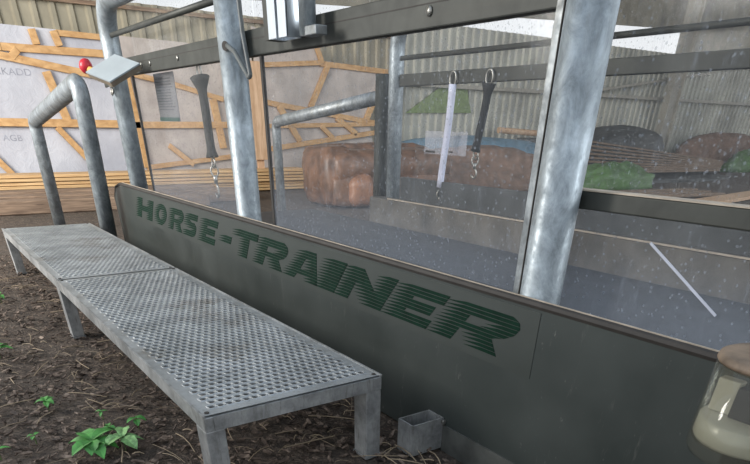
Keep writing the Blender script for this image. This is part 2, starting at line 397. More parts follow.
bm = nb(); beam(bm, (-12.22, -3, 2.40), (-12.22, 9.0, 2.40), 0.05, 0.06); tag(obj('trim_1', bm, OLDWOOD), kind='structure')
bm = nb(); beam(bm, (-12.2, 9.0, 1.69), (-12.2, 30, 1.72), 0.07, 0.08); tag(obj('trim_2', bm, COLUMN), kind='structure')
bm = nb(); beam(bm, (-12.2, 15.2, 1.75), (-12.2, 21, 2.4), 0.05, 0.06); tag(obj('trim_3', bm, COLUMN), kind='structure')
# upper wall sheet above the daylight gap, and the lean-to roof over the back
bm = nb()
vs = [(-12.3, -3, 2.55), (-12.3, 4, 2.60), (-12.3, 11, 2.90), (-12.3, 19.2, 3.22), (-12.3, 19.2, 4.6), (-12.3, 9, 4.6), (-12.3, -3, 4.6)]
a = [bm.verts.new(v) for v in vs]; b = [bm.verts.new((v[0]-0.04, v[1], v[2])) for v in vs]
bm.faces.new(a); bm.faces.new(b[::-1])
for i in range(7): bm.faces.new((a[i], a[(i+1) % 7], b[(i+1) % 7], b[i]))
tag(obj('wall_back_upper', bm, ROOF), kind='structure')
bm = nb(); box(bm, (-12.34, 19.2, 2.55), (-12.3, 30, 4.6)); tag(obj('wall_back_end', bm, ROOF), kind='structure')
bm = nb()
vs = [(-12.4, -3, 4.55), (-12.4, 30, 4.55), (-5.5, 30, 5.9), (-5.5, -3, 5.9)]
a = [bm.verts.new(v) for v in vs]; b = [bm.verts.new((v[0], v[1], v[2]+0.08)) for v in vs]
bm.faces.new(a); bm.faces.new(b[::-1])
for i in range(4): bm.faces.new((a[i], a[(i+1) % 4], b[(i+1) % 4], b[i]))
tag(obj('ceiling', bm, ROOF), kind='structure')
bm = nb()
box(bm, (-11.95, 18.3, -0.02), (-11.75, 18.34, 4.6)); box(bm, (-11.95, 18.76, -0.02), (-11.75, 18.8, 4.6)); box(bm, (-11.87, 18.34, -0.02), (-11.83, 18.76, 4.6))
tag(obj('barn_column', bm, COLUMN), 'pale steel column standing against the grey corrugated back wall', 'column', kind=None)

# ------------------------------------------------------------------ prefabricated timber frames against the back wall
TL = [(1.74, 1.8, 3.3, 1.8, 0.09), (1.0, 1.80, 3.3, 1.49, 0.09), (1.0, 1.80, 1.75, 1.80, 0.09), (2.55, 2.0, 3.3, 1.99, 0.07), (2.22, 2.02, 2.24, 1.85, 0.1), (2.51, 2.02, 2.55, 1.85, 0.1), (1.85, 1.69, 1.96, 1.78, 0.09), (2.27, 1.55, 2.40, 0.97, 0.12), (0.8, 0.93, 3.3, 0.93, 0.1), (2.22, 0.88, 2.62, 0.40, 0.09), (1.15, 0.60, 1.40, 0.27, 0.09)]
TM = [(4.16, 1.48, 5.05, 1.30, 0.07), (4.86, 1.30, 4.95, 0.60, 0.12), (3.4, 0.92, 5.6, 0.95, 0.09), (3.5, 0.33, 5.6, 0.52, 0.07), (3.95, 0.64, 4.34, 0.36, 0.08), (3.5, 1.58, 4.16, 1.48, 0.07), (3.45, 1.6, 3.5, 0.33, 0.09)]
TR_ = [(7.04, 1.88, 8.60, 1.83, 0.08), (7.21, 1.86, 6.79, 1.22, 0.10), (8.56, 1.83, 8.08, 1.06, 0.11), (5.7, 1.30, 8.44, 1.0, 0.08), (5.7, 0.93, 8.44, 1.0, 0.07), (5.9, 0.59, 8.44, 0.87, 0.08), (6.12, 1.24, 6.53, 0.70, 0.11), (7.37, 1.08, 7.84, 0.83, 0.09), (5.7, 1.79, 7.04, 1.89, 0.07), (6.97, 2.12, 7.08, 1.88, 0.09), (7.0, 0.95, 7.3, 0.74, 0.08)]
def frame(label, lst, x, sheets, y):
    t = thing('timber_wall_frame', label, 'wall frame', (x, y, 0), 'prefabricated timber frames against the barn wall')
    for pts, mat, nm in sheets:
        bm = nb(); a = [bm.verts.new((x, p[0], p[1])) for p in pts]; b = [bm.verts.new((x-0.03, p[0], p[1])) for p in pts]
        bm.faces.new(a); bm.faces.new(b[::-1])
        for i in range(len(pts)): bm.faces.new((a[i], a[(i+1) % len(pts)], b[(i+1) % len(pts)], b[i]))
        obj(nm, bm, mat, t)
    for k, (y0, z0, y1, z1, wd) in enumerate(lst):
        bm = nb(); dp = 0.05+0.004*(k % 3)
        beam(bm, (x+dp/2+0.002*k, y0, z0), (x+dp/2+0.002*k, y1, z1), wd, dp, bev=0.004)
        obj('beam', bm, PINE, t)
    return t
f1 = frame('long pine wall frame with printed pale membrane left of the treadmill', TL, -11.95, [([(-1.5, 0.02), (3.35, 0.02), (3.35, 2.03), (-1.5, 2.09)], MEMB, 'membrane')], 1)
frame('pine wall frame with diagonal brace seen behind the posted notice and first strap', TM, -11.93, [([(3.38, 0.02), (5.68, 0.02), (5.68, 2.0), (3.38, 2.03)], MEMB_B, 'sheathing')], 4.5)
frame('tall tilted pine wall frame seen behind the leather sofa', TR_, -11.91, [([(5.72, 0.02), (8.5, 0.02), (8.15, 1.1), (8.58, 1.83), (7.04, 1.88), (6.97, 2.1), (5.72, 2.3)], MEMB_B, 'sheathing'), ], 7)
# printed words on the membrane
def word(txt, y0, z0, size, parent, x):
    cu = bpy.data.curves.new('t', 'FONT'); cu.body = txt; cu.size = size; cu.extrude = 0.001
    o = bpy.data.objects.new('t', cu); col.objects.link(o)
    dg = bpy.context.evaluated_depsgraph_get(); me = bpy.data.meshes.new_from_object(o.evaluated_get(dg))
    bpy.data.objects.remove(o)
    bm = nb(); bm.from_mesh(me)
    for v in bm.verts: v.co = Vector((x+v.co.z, y0+v.co.x*1.25, z0+v.co.y))
    return obj('printed_word', bm, INK, parent)
word('RKADD', 1.58, 1.49, 0.115, f1, -11.948)
word('AGB', 1.42, 0.70, 0.11, f1, -11.948)
# pale wide board standing behind the second post
bm = nb(); beam(bm, (-11.25, 5.38, 0.45), (-11.25, 5.38, 1.8), 0.36, 0.06, bev=0.004)
beam(bm, (-11.3, 5.38, 0.0), (-11.3, 5.38, 0.45), 0.12, 0.05)
tag(obj('wide_board', bm, PALEWOOD), 'pale knotty upright wooden board beside the middle galvanised post', 'board')
# stacked planks
for k in range(7):
    bm = nb(); z = 0.024+0.046*k; sh = random.uniform(-0.05, 0.05)
    y0 = 0.35+sh if k else 0.9; y1 = 6.6+0.4*random.random()-0.1*k
    beam(bm, (-11.25+sh*0.3, y0, z), (-11.25+sh*0.3, y1, z+(0.0)), 0.5 if k % 2 else 0.46, 0.038, up=(0, 0, 1), bev=0.004)
    tag(obj('pine_plank', bm, PINE_STACK), 'fresh pine plank in the low stack under the frames, %s' % ('topmost', 'second from the top', 'third from the top', 'middle one', 'third from the ground', 'second from the ground', 'lowest, on the ground')[6-k], 'plank', 'pine planks stacked by the barn wall')
# weathered beams
for k, (x, y0, y1, h, lab) in enumerate(((-9.6, 0.0, 3.6, 0.15, 'weathered brown timber lying before the pine stack, nearest the ramp'), (-9.95, 0.6, 4.4, 0.17, 'weathered brown timber lying before the pine stack, just behind another'), (-10.35, 0.1, 4.0, 0.19, 'weathered brown timber lying closest to the pine plank stack'))):
    bm = nb(); beam(bm, (x, y0, h/2-0.01), (x+0.05, y1, h/2-0.01), 0.30, h, up=(0, 0, 1), bev=0.012)
    tag(obj('weathered_timber', bm, OLDWOOD), lab, 'timber', 'old timbers on the ground')

# ------------------------------------------------------------------ leather sofa
sf = thing('leather_sofa', 'old brown leather sofa with cracked tan arm behind the treadmill', 'sofa', (-8.7, 5.4, 0))
def pillow(bm, lo, hi, r, wob=0.02, seed=0):
    box(bm, lo, hi); 
    bmesh.ops.subdivide_edges(bm, edges=list(bm.edges), cuts=5, use_grid_fill=True)
    c = (Vector(lo)+Vector(hi))/2; h = (Vector(hi)-Vector(lo))/2
    for v in bm.verts:
        p = v.co-c; q = Vector([max(-(h[i]-r), min(h[i]-r, p[i])) for i in range(3)]); d = p-q
        if d.length > 1e-6: p = q+d.normalized()*r
        v.co = c+p+Vector([noise.noise(Vector((v.co.x*5+seed+i*9, v.co.y*5, v.co.z*5)))*wob for i in range(3)])
    return bm
b_ = nb(); pillow(b_, (-9.15, 5.02, 0.02), (-8.72, 7.3, 0.76), 0.13, 0.04, 1); obj('backrest', b_, LEATHER, sf, True)
b_ = nb(); pillow(b_, (-9.05, 4.93, 0.0), (-8.2, 5.5, 0.72), 0.17, 0.05, 3); obj('arm', b_, LEATHER, sf, True)
b_ = nb(); pillow(b_, (-8.95, 5.05, 0.25), (-8.10, 7.2, 0.70), 0.17, 0.05, 4); obj('cushion', b_, LEATHER, sf, True)
b_ = nb(); pillow(b_, (-8.85, 5.0, 0.0), (-8.10, 7.2, 0.42), 0.10, 0.04, 2); obj('seat', b_, LEATHER, sf, True)
b_ = nb(); pillow(b_, (-8.40, 5.22, 0.0), (-7.98, 5.66, 0.42), 0.15, 0.04, 5); o = obj('front_roll', b_, LEATHER_TAN, sf, True); o['label'] = 'worn tan front roll'

# ------------------------------------------------------------------ heaps and boards at the back
def heap(name, label, cat, c, size, mat, seed, power=0.8, rough_=0.12):
    bm = nb(); n1, n2 = 36, 14; L = []
    for j in range(n2+1):
        th = math.pi/2*j/n2; row = []
        for i in range(n1):
            a = 2*math.pi*i/n1; d = Vector((math.cos(a)*math.cos(th), math.sin(a)*math.cos(th), math.sin(th)**power))
            k = 1+rough_*2*noise.noise(d*2.1+Vector((seed, 0, 0)))+rough_*noise.noise(d*6+Vector((0, seed, 0)))
            row.append(bm.verts.new((c[0]+d.x*size[0]*k, c[1]+d.y*size[1]*k, c[2]+d.z*size[2]*k)))
            if j == n2: break
        L.append(row)
    for j in range(n2):
        for i in range(n1):
            i2 = (i+1) % n1
            if j == n2-1: bm.faces.new((L[j][i], L[j][i2], L[j+1][0]))
            else: bm.faces.new((L[j][i], L[j][i2], L[j+1][i2], L[j+1][i]))
    bm.faces.new(L[0][::-1])
    return tag(obj(name, bm, mat, smooth=True), label, cat)
heap('earth_heap', 'long low reddish brown heap seen behind the two hanging straps', 'heap', (-9.9, 9.3, -0.05), (0.75, 2.6, 0.70), EARTH, 3)
heap('tarpaulin', 'faded blue tarpaulin spread over the top of the brown heap', 'tarpaulin', (-11.2, 10.2, -0.05), (0.42, 3.1, 0.86), TARP_BLUE, 9, 0.5, 0.03)
bm = nb(); a = [bm.verts.new(p) for p in ((-12.26, 9.4, 1.20), (-12.26, 11.3, 1.24), (-12.26, 11.1, 1.69), (-12.26, 10.3, 1.66))]; b = [bm.verts.new(v.co+Vector((-0.03, 0, 0))) for v in a]
bm.faces.new(a); bm.faces.new(b[::-1])
for i in range(4): bm.faces.new((a[i], a[(i+1) % 4], b[(i+1) % 4], b[i]))
tag(obj('pale_green_patch', bm, plain('pale_green', (0.20, 0.27, 0.11), 0.6)), 'pale green flat patch on the grey wall behind the pale strap', 'tarpaulin')  # flat pale green four-cornered sheet against the wall
bm = nb(); tube(bm, [(-11.8, 11.8, 0.93), (-11.8, 14.0, 0.845)], 0.06, 12)
o = tag(obj('wooden_log', bm, PALEWOOD), 'pale round wooden pole lying high against the grey wall', 'pole')
bm = nb(); box(bm, (-11.95, 12.6, -0.02), (-11.65, 13.9, 0.79), bev=0.02)
tag(obj('storage_box', bm, TARP_DARK), 'dark box beside the heap carrying the pale wooden pole', 'box')
heap('covered_heap', 'dark tarpaulin covered heap before the right part of the grey wall', 'heap', (-11.45, 16.0, -0.05), (0.5, 2.15, 1.12), TARP_DARK, 21, 0.45, 0.03)
heap('earth_heap', 'reddish brown heap against the wall right of the dark covered heap', 'heap', (-11.8, 22.0, -0.05), (0.4, 2.6, 1.0), EARTH, 33, 0.35, 0.02)
for k in range(9):
    bm = nb(); y0 = 11.4+0.5*k; x0 = -9.5-0.16*k+0.9
    xk = 10.5-0.2*k; a0 = (-xk, 1.27*xk, 1-xk/10.5*(1-0.76+0.078*k)); b0 = (-xk-0.3, 1.93*xk, 1-xk/10.5*(1-0.27+0.028*k))
    beam(bm, a0, b0, 0.20, 0.035, up=(0, 0, 1), bev=0.003)
    nm = ('rearmost', 'second from the rear', 'third from the rear', 'fourth from the rear', 'middle', 'fourth from the front', 'third from the front', 'second from the front', 'foremost')[k]
    tag(obj('brown_board', bm, BROWNWOOD), 'long brown board of the slanting board pile, %s' % nm, 'board', 'brown boards piled behind the treadmill')
heap('board_support', 'dark mound of debris carrying the slanting pile of brown boards', 'mound', (-9.7, 15.9, -0.05), (0.8, 2.4, 0.22), TARP_DARK, 44, 0.7, 0.06)
heap('tarpaulin', 'bright green tarpaulin lying right behind the biggest galvanised post', 'tarpaulin', (-8.7, 12.1, -0.03), (0.5, 1.5, 0.46), TARP_G, 51, 0.7, 0.10)
heap('tarpaulin', 'green tarpaulin with white creases by the right edge of the view', 'tarpaulin', (-10.8, 22.6, -0.03), (0.42, 1.9, 0.62), TARP_G, 61, 0.7, 0.10)
for k in range(3):
    bm = nb(); beam(bm, (-8.0+0.28*k, 9.2+0.1*k, 0.03), (-7.4+0.4*k, 13.2-0.2*k, 0.03), 0.2, 0.05, up=(0, 0, 1), bev=0.003)
    tag(obj('ground_board', bm, BROWNWOOD), 'reddish brown board lying on the ground behind the far rail, %s' % ('rear one', 'middle one', 'front one')[k], 'board', 'boards flat on the ground')
bm = nb(); beam(bm, (-5.9, 11.0, 0.03), (-6.6, 15.5, 0.03), 0.45, 0.05, up=(0, 0, 1), bev=0.003)
tag(obj('ground_board', bm, PALEWOOD), 'pale brown board lying on the dark ground at the right edge', 'board', 'boards flat on the ground')

# ------------------------------------------------------------------ TREADMILL
YP = 1.358
# side panel with lettering
sp_ = thing('side_panel', 'long grey green treadmill side panel with green HORSE-TRAINER lettering', 'panel', (-2.5, YP, 0))
bm = nb()
prof = [(-5.62, 0.0), (1.2, 0.0), (1.2, 0.592), (-5.42, 0.592), (-5.58, 0.562), (-5.66, 0.49)]
a = [bm.verts.new((x, YP, z)) for x, z in prof]; b = [bm.verts.new((x, YP+0.014, z)) for x, z in prof]
bm.faces.new(a); bm.faces.new(b[::-1])
for i in range(6): bm.faces.new((a[i], a[(i+1) % 6], b[(i+1) % 6], b[i]))
obj('sheet', bm, PANEL, sp_)
bm = nb(); tube(bm, [(1.2, YP+0.006, 0.592), (-5.42, YP+0.006, 0.592), (-5.58, YP+0.006, 0.562), (-5.665, YP+0.006, 0.49), (-5.63, YP+0.006, 0.02)], 0.0115, 8)
obj('edge_trim', bm, RUBBER, sp_)
bm = nb(); box(bm, (-5.4, YP+0.012, 0.598), (1.2, YP+0.016, 0.6045)); obj('pale_edge_strip', bm, EDGE, sp_)
bm = nb(); box(bm, (-1.460, YP-0.006, -0.01), (1.2, YP-0.0005, 0.095)); obj('lower_strip', bm, LOWSTRIP, sp_)
bm = nb(); box(bm, (-5.14, YP-0.0016, 0.385), (-1.10, YP-0.0002, 0.575)); obj('decal_film', bm, FILM, sp_)

# lettering: solid outlines in unit cells cut into tapering speed lines
SH = 0.22  # slant
LET = {
 'H': [[(0, 0), (0.30, 0), (0.30, 0.36), (0.66, 0.36), (0.66, 0), (0.96, 0), (0.96, 1), (0.66, 1), (0.66, 0.64), (0.30, 0.64), (0.30, 1), (0, 1)]],
 'R': [[(0, 0), (0.30, 0), (0.30, 0.34), (0.46, 0.34), (0.66, 0), (1.0, 0), (0.76, 0.38), (0.90, 0.46), (0.97, 0.60), (0.97, 0.76), (0.90, 0.90), (0.76, 1), (0, 1)], [(0.30, 0.56), (0.60, 0.56), (0.66, 0.62), (0.66, 0.70), (0.60, 0.76), (0.30, 0.76)]],
 'S': [[(0, 0), (0.70, 0), (0.90, 0.08), (0.96, 0.24), (0.94, 0.46), (0.82, 0.58), (0.40, 0.66), (0.36, 0.72), (0.44, 0.76), (0.94, 0.76), (0.94, 1), (0.28, 1), (0.08, 0.92), (0.0, 0.76), (0.04, 0.54), (0.18, 0.44), (0.58, 0.36), (0.62, 0.30), (0.54, 0.24), (0, 0.24)]],
 'E': [[(0, 0), (0.96, 0), (0.96, 0.24), (0.34, 0.24), (0.34, 0.40), (0.86, 0.40), (0.86, 0.62), (0.34, 0.62), (0.34, 0.76), (0.96, 0.76), (0.96, 1), (0, 1)]],
 'T': [[(0.33, 0), (0.66, 0), (0.66, 0.74), (1, 0.74), (1, 1), (0, 1), (0, 0.74), (0.33, 0.74)]],
 'A': [[(0, 0), (0.30, 0), (0.38, 0.2), (0.66, 0.2), (0.72, 0), (1.0, 0), (0.74, 1), (0.36, 1)], [(0.43, 0.40), (0.62, 0.40), (0.56, 0.74), (0.51, 0.74)]],
 'I': [[(0, 0), (1, 0), (1, 1), (0, 1)]],
 'N': [[(0, 0), (0.27, 0), (0.27, 0.56), (0.66, 0), (0.96, 0), (0.96, 1), (0.69, 1), (0.69, 0.46), (0.30, 1), (0, 1)]],
 '-': [[(0, 0.34), (1, 0.34), (1, 0.60), (0, 0.60)]],
}
LET['O'] = [[(0.5+0.49*math.cos(a)*(1 if abs(math.cos(a)) > 0 else 1), 0.5+0.5*math.sin(a)) for a in [2*math.pi*k/28 for k in range(28)]],
            [(0.5+0.19*math.cos(a), 0.5+0.24*math.sin(a)) for a in [2*math.pi*k/20 for k in range(20)]]]
def crossings(polys, z):
    xs = []
    for P in polys:
        for i in range(len(P)):
            (x0, z0), (x1, z1) = P[i], P[(i+1) % len(P)]
            if (z0 <= z < z1) or (z1 <= z < z0): xs.append(x0+(z-z0)/(z1-z0)*(x1-x0))
    xs.sort(); return list(zip(xs[0::2], xs[1::2]))
def letter(ch, x0, x1, z0, z1):
    """x0 = bottom-left, x1 = right edge; slant included"""
    bm = nb(); hgt = z1-z0; sl = 0.12 if ch not in 'TA' else 0.09
    wd = (x1-x0)-sl; rows = 11
    for k in range(rows):
        za, zb = k/rows+0.004, (k+1)/rows-0.010; zm = (za+zb)/2
        for (l, r) in crossings(LET[ch], zm):
            def near(z):
                c = [s for s in crossings(LET[ch], z) if s[1] > l+1e-4 and s[0] < r-1e-4]
                return (c[0][0] if c else l, c[-1][1] if c else r)
            lt, rt = near(zb); lb, rb = near(za)
            rt = rt if abs(rt-r) < 0.15 else r; rb = rb if abs(rb-r) < 0.15 else r
            X = lambda u, z: x0+u*wd+sl*z
            Z = lambda z: z0+z*hgt
            tip = 0.05*min(1.0, 0.5+(r-l)); tt = 0.045*min(1.0, 0.5+(r-l))
            ytop = YP-0.0032
            pts = [(X(l, zm)-tip, Z(za+0.008)), (X(rb, za), Z(za)), (X(r, zm), Z(zm)), (X(rt, zb), Z(zb)), (X(l, zm)+tt, Z(zb))]
            A = [bm.verts.new((px, ytop, pz)) for px, pz in pts]; B = [bm.verts.new((px, YP-0.0014, pz)) for px, pz in pts]
            bm.faces.new(A); bm.faces.new(B[::-1])
            for i in range(5): bm.faces.new((A[i], A[(i+1) % 5], B[(i+1) % 5], B[i]))
    return bm
WORD = [('H', -5.10, -4.60), ('O', -4.68, -4.32), ('R', -4.37, -4.00), ('S', -4.09, -3.76), ('E', -3.81, -3.45), ('-', -3.50, -3.25),
        ('T', -3.309, -2.945), ('R', -3.03, -2.60), ('A', -2.695, -2.29), ('I', -2.386, -2.118), ('N', -2.22, -1.758), ('E', -1.854, -1.475), ('R', -1.566, -1.128)]
for ch, x0, x1 in WORD:
    if ch == '-': bm = letter(ch, x0, x1, 0.400, 0.545)
    else: bm = letter(ch, x0, x1, 0.411, 0.546)
    obj('letter', bm, GREEN, sp_)

# posts
D = 0.1150; YN = 1.435; YF = 3.20
def post(label, x, y, z0, z1, grp='galvanised treadmill posts', bend=None, extras=None, r=D/2):
    t = thing('steel_post', label, 'post', (x, y, z0), grp)
    bm = nb(); top = z1
    path = [(x, y, z0), (x, y, z0+0.3), (x, y, z1)]
    if bend: path = arc_path([(x, y, z0), (x, y, 1.615), (x+bend, y, 1.615)], 0.22, 10)
    tube(bm, path, r, 40); obj('tube', bm, GALV, t, True)
    return t
pA = post('bent topped galvanised post beside the control box', -5.17, YN, 0.0, 1.7, bend=6.4, r=0.061)
for z in (1.195, 1.235):
    b_ = nb(); torus(b_, (-5.12, YN-0.068, z-0.045), 0.018, 0.007, (1, 0, 0), (0, 0.2, 1)); obj('bolt_eye', b_, STEEL, pA, True)
pB = post('middle galvanised post with a black cable loop, behind the panel lettering', -3.21, YN, 0.0, 1.65, r=0.062)
b_ = nb(); lathe(b_, (0, 0, 0), [(0.0, 0.0), (0.017, 0.0), (0.017, 0.004), (0, 0.004)], 20)
bmesh.ops.rotate(b_, verts=b_.verts, matrix=Matrix.Rotation(math.pi/2, 3, 'X')); bmesh.ops.rotate(b_, verts=b_.verts, matrix=Matrix.Rotation(0.55, 3, 'Z')); bmesh.ops.translate(b_, verts=b_.verts, vec=(-3.20+0.058*0.52, YN-0.058*0.85, 1.27)); obj('cable_hole', b_, RUBBER, pB)
pC = post('nearest and widest galvanised post with a flat bar along its left side', -1.180, YN, 0.0, 1.65, r=0.060)
b_ = nb(); box(b_, (-1.262, YN-0.032, 0.0), (-1.236, YN+0.03, 1.65), bev=0.003); o = obj('flat_bar', b_, GALV_DARK, pC); o['label'] = 'dull grey brown flat bar'
b_ = nb(); box(b_, (-1.238, YN-0.033, 0.0), (-1.235, YN-0.029, 1.65)); obj('seal_strip', b_, RUBBER, pC)
for x, lab in ((-4.31, 'slim galvanised post of the far side behind the leather sofa arm'), ):
    post(lab, x, YF, 0.0, 1.7, bend=7.6, r=0.055)

# rails
def rail(label, y, x0, x1, z0, z1, mat, th=0.045, name='box_rail', lip=True):
    t = thing(name, label, 'rail', (x0, y, z0))
    bm = nb(); box(bm, (x0, y-th/2, z0), (x1, y+th/2, z1), bev=0.004); obj('beam', bm, mat, t)
    return t
r1 = rail('dark steel box rail across the top of the near window panes', 1.517, -5.10, -1.18, 1.240, 1.330, DARK)
for x in (-4.78, -4.60, -4.10, -1.85):
    b_ = nb(); lathe(b_, (0, 0, 0), [(0, 0), (0.013, 0), (0.013, 0.006), (0, 0.009)], 14); bmesh.ops.rotate(b_, verts=b_.verts, matrix=Matrix.Rotation(math.pi/2, 3, 'X'))
    bmesh.ops.translate(b_, verts=b_.verts, vec=(x, 1.4955, 1.28)); obj('bolt', b_, STEEL, r1, True)
b_ = nb(); box(b_, (-5.0, 1.4935, 1.296), (-1.2, 1.4955, 1.299)); obj('seam_line', b_, RUBBER, r1)
r2 = rail('dark steel box rail on the far side where both loose straps hang', 3.20, -4.24, 2.4, 1.220, 1.288, DARK)
r3 = rail('dull steel rail crossing low behind the nearest post to the right', 1.517, -1.27, 1.2, 0.822, 0.864, DARK, 0.04)
b_ = nb(); box(b_, (-1.27, 1.495, 0.8645), (1.2, 1.539, 0.868)); obj('pale_edge_strip', b_, EDGE, r3)
for z, y, x0, x1, lab in ((1.44, YN, -5.12, -3.25, 'lower thin dark bar spanning from bent post to middle post'), (1.575, YN, -5.12, -3.25, 'upper thin dark bar spanning from bent post to middle post'), (1.378, YF, -4.28, 2.4, 'thin dark bar running above the far side rail')):
    b_ = nb(); tube(b_, [(x0, y, z), (x1, y, z)], 0.014, 12); tag(obj('thin_bar', b_, DARK, smooth=True), lab, 'bar')

# panes
def pane(label, y, x0, x1, z0, z1, mat, seal=True):
    t = thing('window_pane', label, 'pane', (x0, y, z0))
    b_ = nb(); box(b_, (x0, y, z0), (x1, y+0.006, z1)); obj('clear_sheet', b_, mat, t)
    if seal:
        b_ = nb(); box(b_, (x0, y-0.004, z0), (x0+0.02, y+0.010, z1)); obj('edge_seal', b_, RUBBER, t)
    return t
pane('scratched clear pane between bent post and middle post, below the dark rail', 1.500, -5.05, -3.24, 0.57, 1.236, PANE)
pane('dusty clear pane between middle post and nearest post, below the dark rail', 1.500, -3.06, -1.20, 0.57, 1.236, PANE)
p3 = pane('dusty clear pane right of the nearest post', 1.545, -1.34, 1.2, 0.40, 1.60, PANE, False)
b_ = nb(); beam(b_, (-0.938, 1.542, 0.763), (-0.709, 1.542, 0.631), 0.006, 0.002, up=(0, 1, 0)); obj('reflection_strip', b_, REFLECT_LINE, p3)  # thin strip imitating a light tube's reflection on the pane
pane('heavily scratched upper pane above the dark rail near the bent post', 1.545, -5.05, -3.20, 1.33, 1.68, PANE_UP, False)
pane('scratched upper pane above the dark rail between the two largest posts', 1.545, -3.18, -1.20, 1.30, 1.68, PANE_UP, False)
pf = pane('far clear pane with a white sticker', 3.245, -4.10, 2.4, 0.60, 1.68, PANE_FAR, False)
b_ = nb(); box(b_, (-3.98, 3.236, 0.83), (-3.53, 3.243, 0.965))
STK = glass_mat('thin_pale_sticker', 0.30, 0.0, dcol=(0.8, 0.8, 0.85)); obj('sticker', b_, STK, pf)
b_ = nb(); box(b_, (-3.96, 3.230, 0.838), (-3.86, 3.235, 0.850)); box(b_, (-3.70, 3.230, 0.845), (-3.66, 3.235, 0.853)); obj('sticker_print', b_, RUBBER, pf)

# interior: deck and far side panel
dk = thing('treadmill_deck', 'dark dusty treadmill deck inside the clear panes', 'deck', (-1.5, 2.3, 0))
b_ = nb(); box(b_, (-5.3, 1.60, 0.02), (1.6, 3.02, 0.36), bev=0.01); obj('deck_body', b_, KERBTOP, dk)
b_ = nb(); box(b_, (-5.2, 1.75, 0.361), (1.6, 2.95, 0.372)); obj('belt', b_, BELT, dk)
fp = thing('far_side_panel', 'grey far side panel with a dusty brown ledge inside the treadmill', 'panel', (-1.0, 3.1, 0))
b_ = nb(); box(b_, (-4.15, 3.15, 0.0), (2.0, 3.18, 0.675)); obj('sheet', b_, KERBTOP, fp)
b_ = nb(); box(b_, (-4.4, 3.03, 0.0), (2.0, 3.148, 0.53), bev=0.006); obj('ledge', b_, KERB, fp)
b_ = nb(); box(b_, (-4.15, 3.026, 0.532), (2.0, 3.035, 0.540)); obj('edge_strip', b_, EDGE, fp)

# handrails
def handrail(label, x0, x1, y, zl, zh, r=0.05, far=False):
    t = thing('handrail', label, 'handrail', (x1, y, 0), 'bent tube handrails at the treadmill end')
    b_ = nb(); path = arc_path([(x0-0.16, y-0.01, 0.0), (x0, y, zl), (x1, y, zh), (x1-0.17, y-0.01, 0.0)], 0.085, 8)
    tube(b_, path, r, 32); obj('bent_tube', b_, GALV_HAND, t, True)
    return t
handrail('bent galvanised tube handrail beside the far end of the perforated ramp', -7.66, -5.45, 1.235, 0.97, 1.205, r=0.060)
t = thing('handrail', 'bent galvanised tube handrail on the far side in front of the sofa', 'handrail', (-4.47, 3.20, 0), 'bent tube handrails at the treadmill end')
b_ = nb(); tube(b_, arc_path([(-6.30, 3.20, 0.0), (-6.30, 3.20, 1.0), (-4.50, 3.20, 1.165)], 0.075, 8), 0.045, 32); obj('bent_tube', b_, GALV_DARK, t, True)
b_ = nb(); tube(b_, [(-4.50, 3.20, 0.0), (-4.47, 3.20, 1.30)], 0.060, 32); obj('upright', b_, DARK, t, True)

# control box
cb = thing('control_box', 'pale grey tilted control box with red stop button on the handrail top', 'control box', (-5.5, 1.5, 1.25))
P1, P2, P3, P4 = Vector((-5.626, 1.574, 1.381)), Vector((-5.324, 1.653, 1.321)), Vector((-5.408, 1.439, 1.213)), Vector((-5.709, 1.36, 1.273))
nn = (P3-P4).cross(P1-P4).normalized(); 
if nn.z < 0: nn = -nn
kk = 0.865; cz = Vector((0, 0, 1.0))
P1, P2, P3, P4 = [cz+(p-cz)*kk for p in (P1, P2, P3, P4)]
def slab(pts, n0, n1):
    b_ = nb(); a = [b_.verts.new(p+nn*n0) for p in pts]; b = [b_.verts.new(p+nn*n1) for p in pts]
    b_.faces.new(a); b_.faces.new(b[::-1])
    for i in range(4): b_.faces.new((a[i], a[(i+1) % 4], b[(i+1) % 4], b[i]))
    return b_
obj('lid', slab([P1, P2, P3, P4], 0.0, -0.008), BOXTOP, cb)
ctr = (P1+P2+P3+P4)/4
Q = [ctr+(p-ctr)*0.97 for p in (P1, P2, P3, P4)]
obj('housing', slab(Q, -0.008, -0.036), BOXSIDE, cb)
b_ = nb(); tube(b_, [P4+Vector((0.04, 0.10, -0.005))-nn*0.02, P4+Vector((-0.17, 0.06, 0.022))], 0.021, 20); obj('button_collar', b_, YELLOW, cb, True)
b_ = nb(); q0 = P4+Vector((-0.16, 0.06, 0.022)); dq = Vector((-0.62, -0.25, 0.55)).normalized()
tube(b_, [q0-dq*0.01, q0+dq*0.012, q0+dq*0.035, q0+dq*0.05, q0+dq*0.056], [0.024, 0.040, 0.042, 0.032, 0.010], 24); obj('stop_button', b_, RED, cb, True)
b_ = nb(); beam(b_, ctr-nn*0.06, (-5.33, 1.385, 1.20), 0.05, 0.012, up=(0, 1, 0)); obj('bracket', b_, DARK, cb)

# cable loop, aluminium profile, bracketed tube
b_ = nb(); cab = arc_path([(-2.93, 1.375, 1.66), (-2.93, 1.36, 1.40), (-2.92, 1.36, 1.29), (-2.85, 1.345, 1.155), (-2.87, 1.345, 1.15), (-3.02, 1.36, 1.24), (-3.155, 1.388, 1.27)], 0.03, 5)
tube(b_, cab, 0.0095, 10); tag(obj('black_cable', b_, CABLE, smooth=True), 'black cable hanging in a loop from the hole in the middle post', 'cable')
pr = thing('aluminium_profile', 'bright slotted aluminium profile hanging before the dark rail', 'profile', (-2.66, 1.42, 1.25))
b_ = nb()
for x0, x1, y0, y1 in ((-2.715, -2.705, 1.38, 1.45), (-2.575, -2.565, 1.38, 1.45), (-2.715, -2.565, 1.44, 1.45), (-2.715, -2.650, 1.376, 1.384), (-2.630, -2.565, 1.376, 1.384)):
    box(b_, (x0, y0, 1.262), (x1, y1, 1.66))
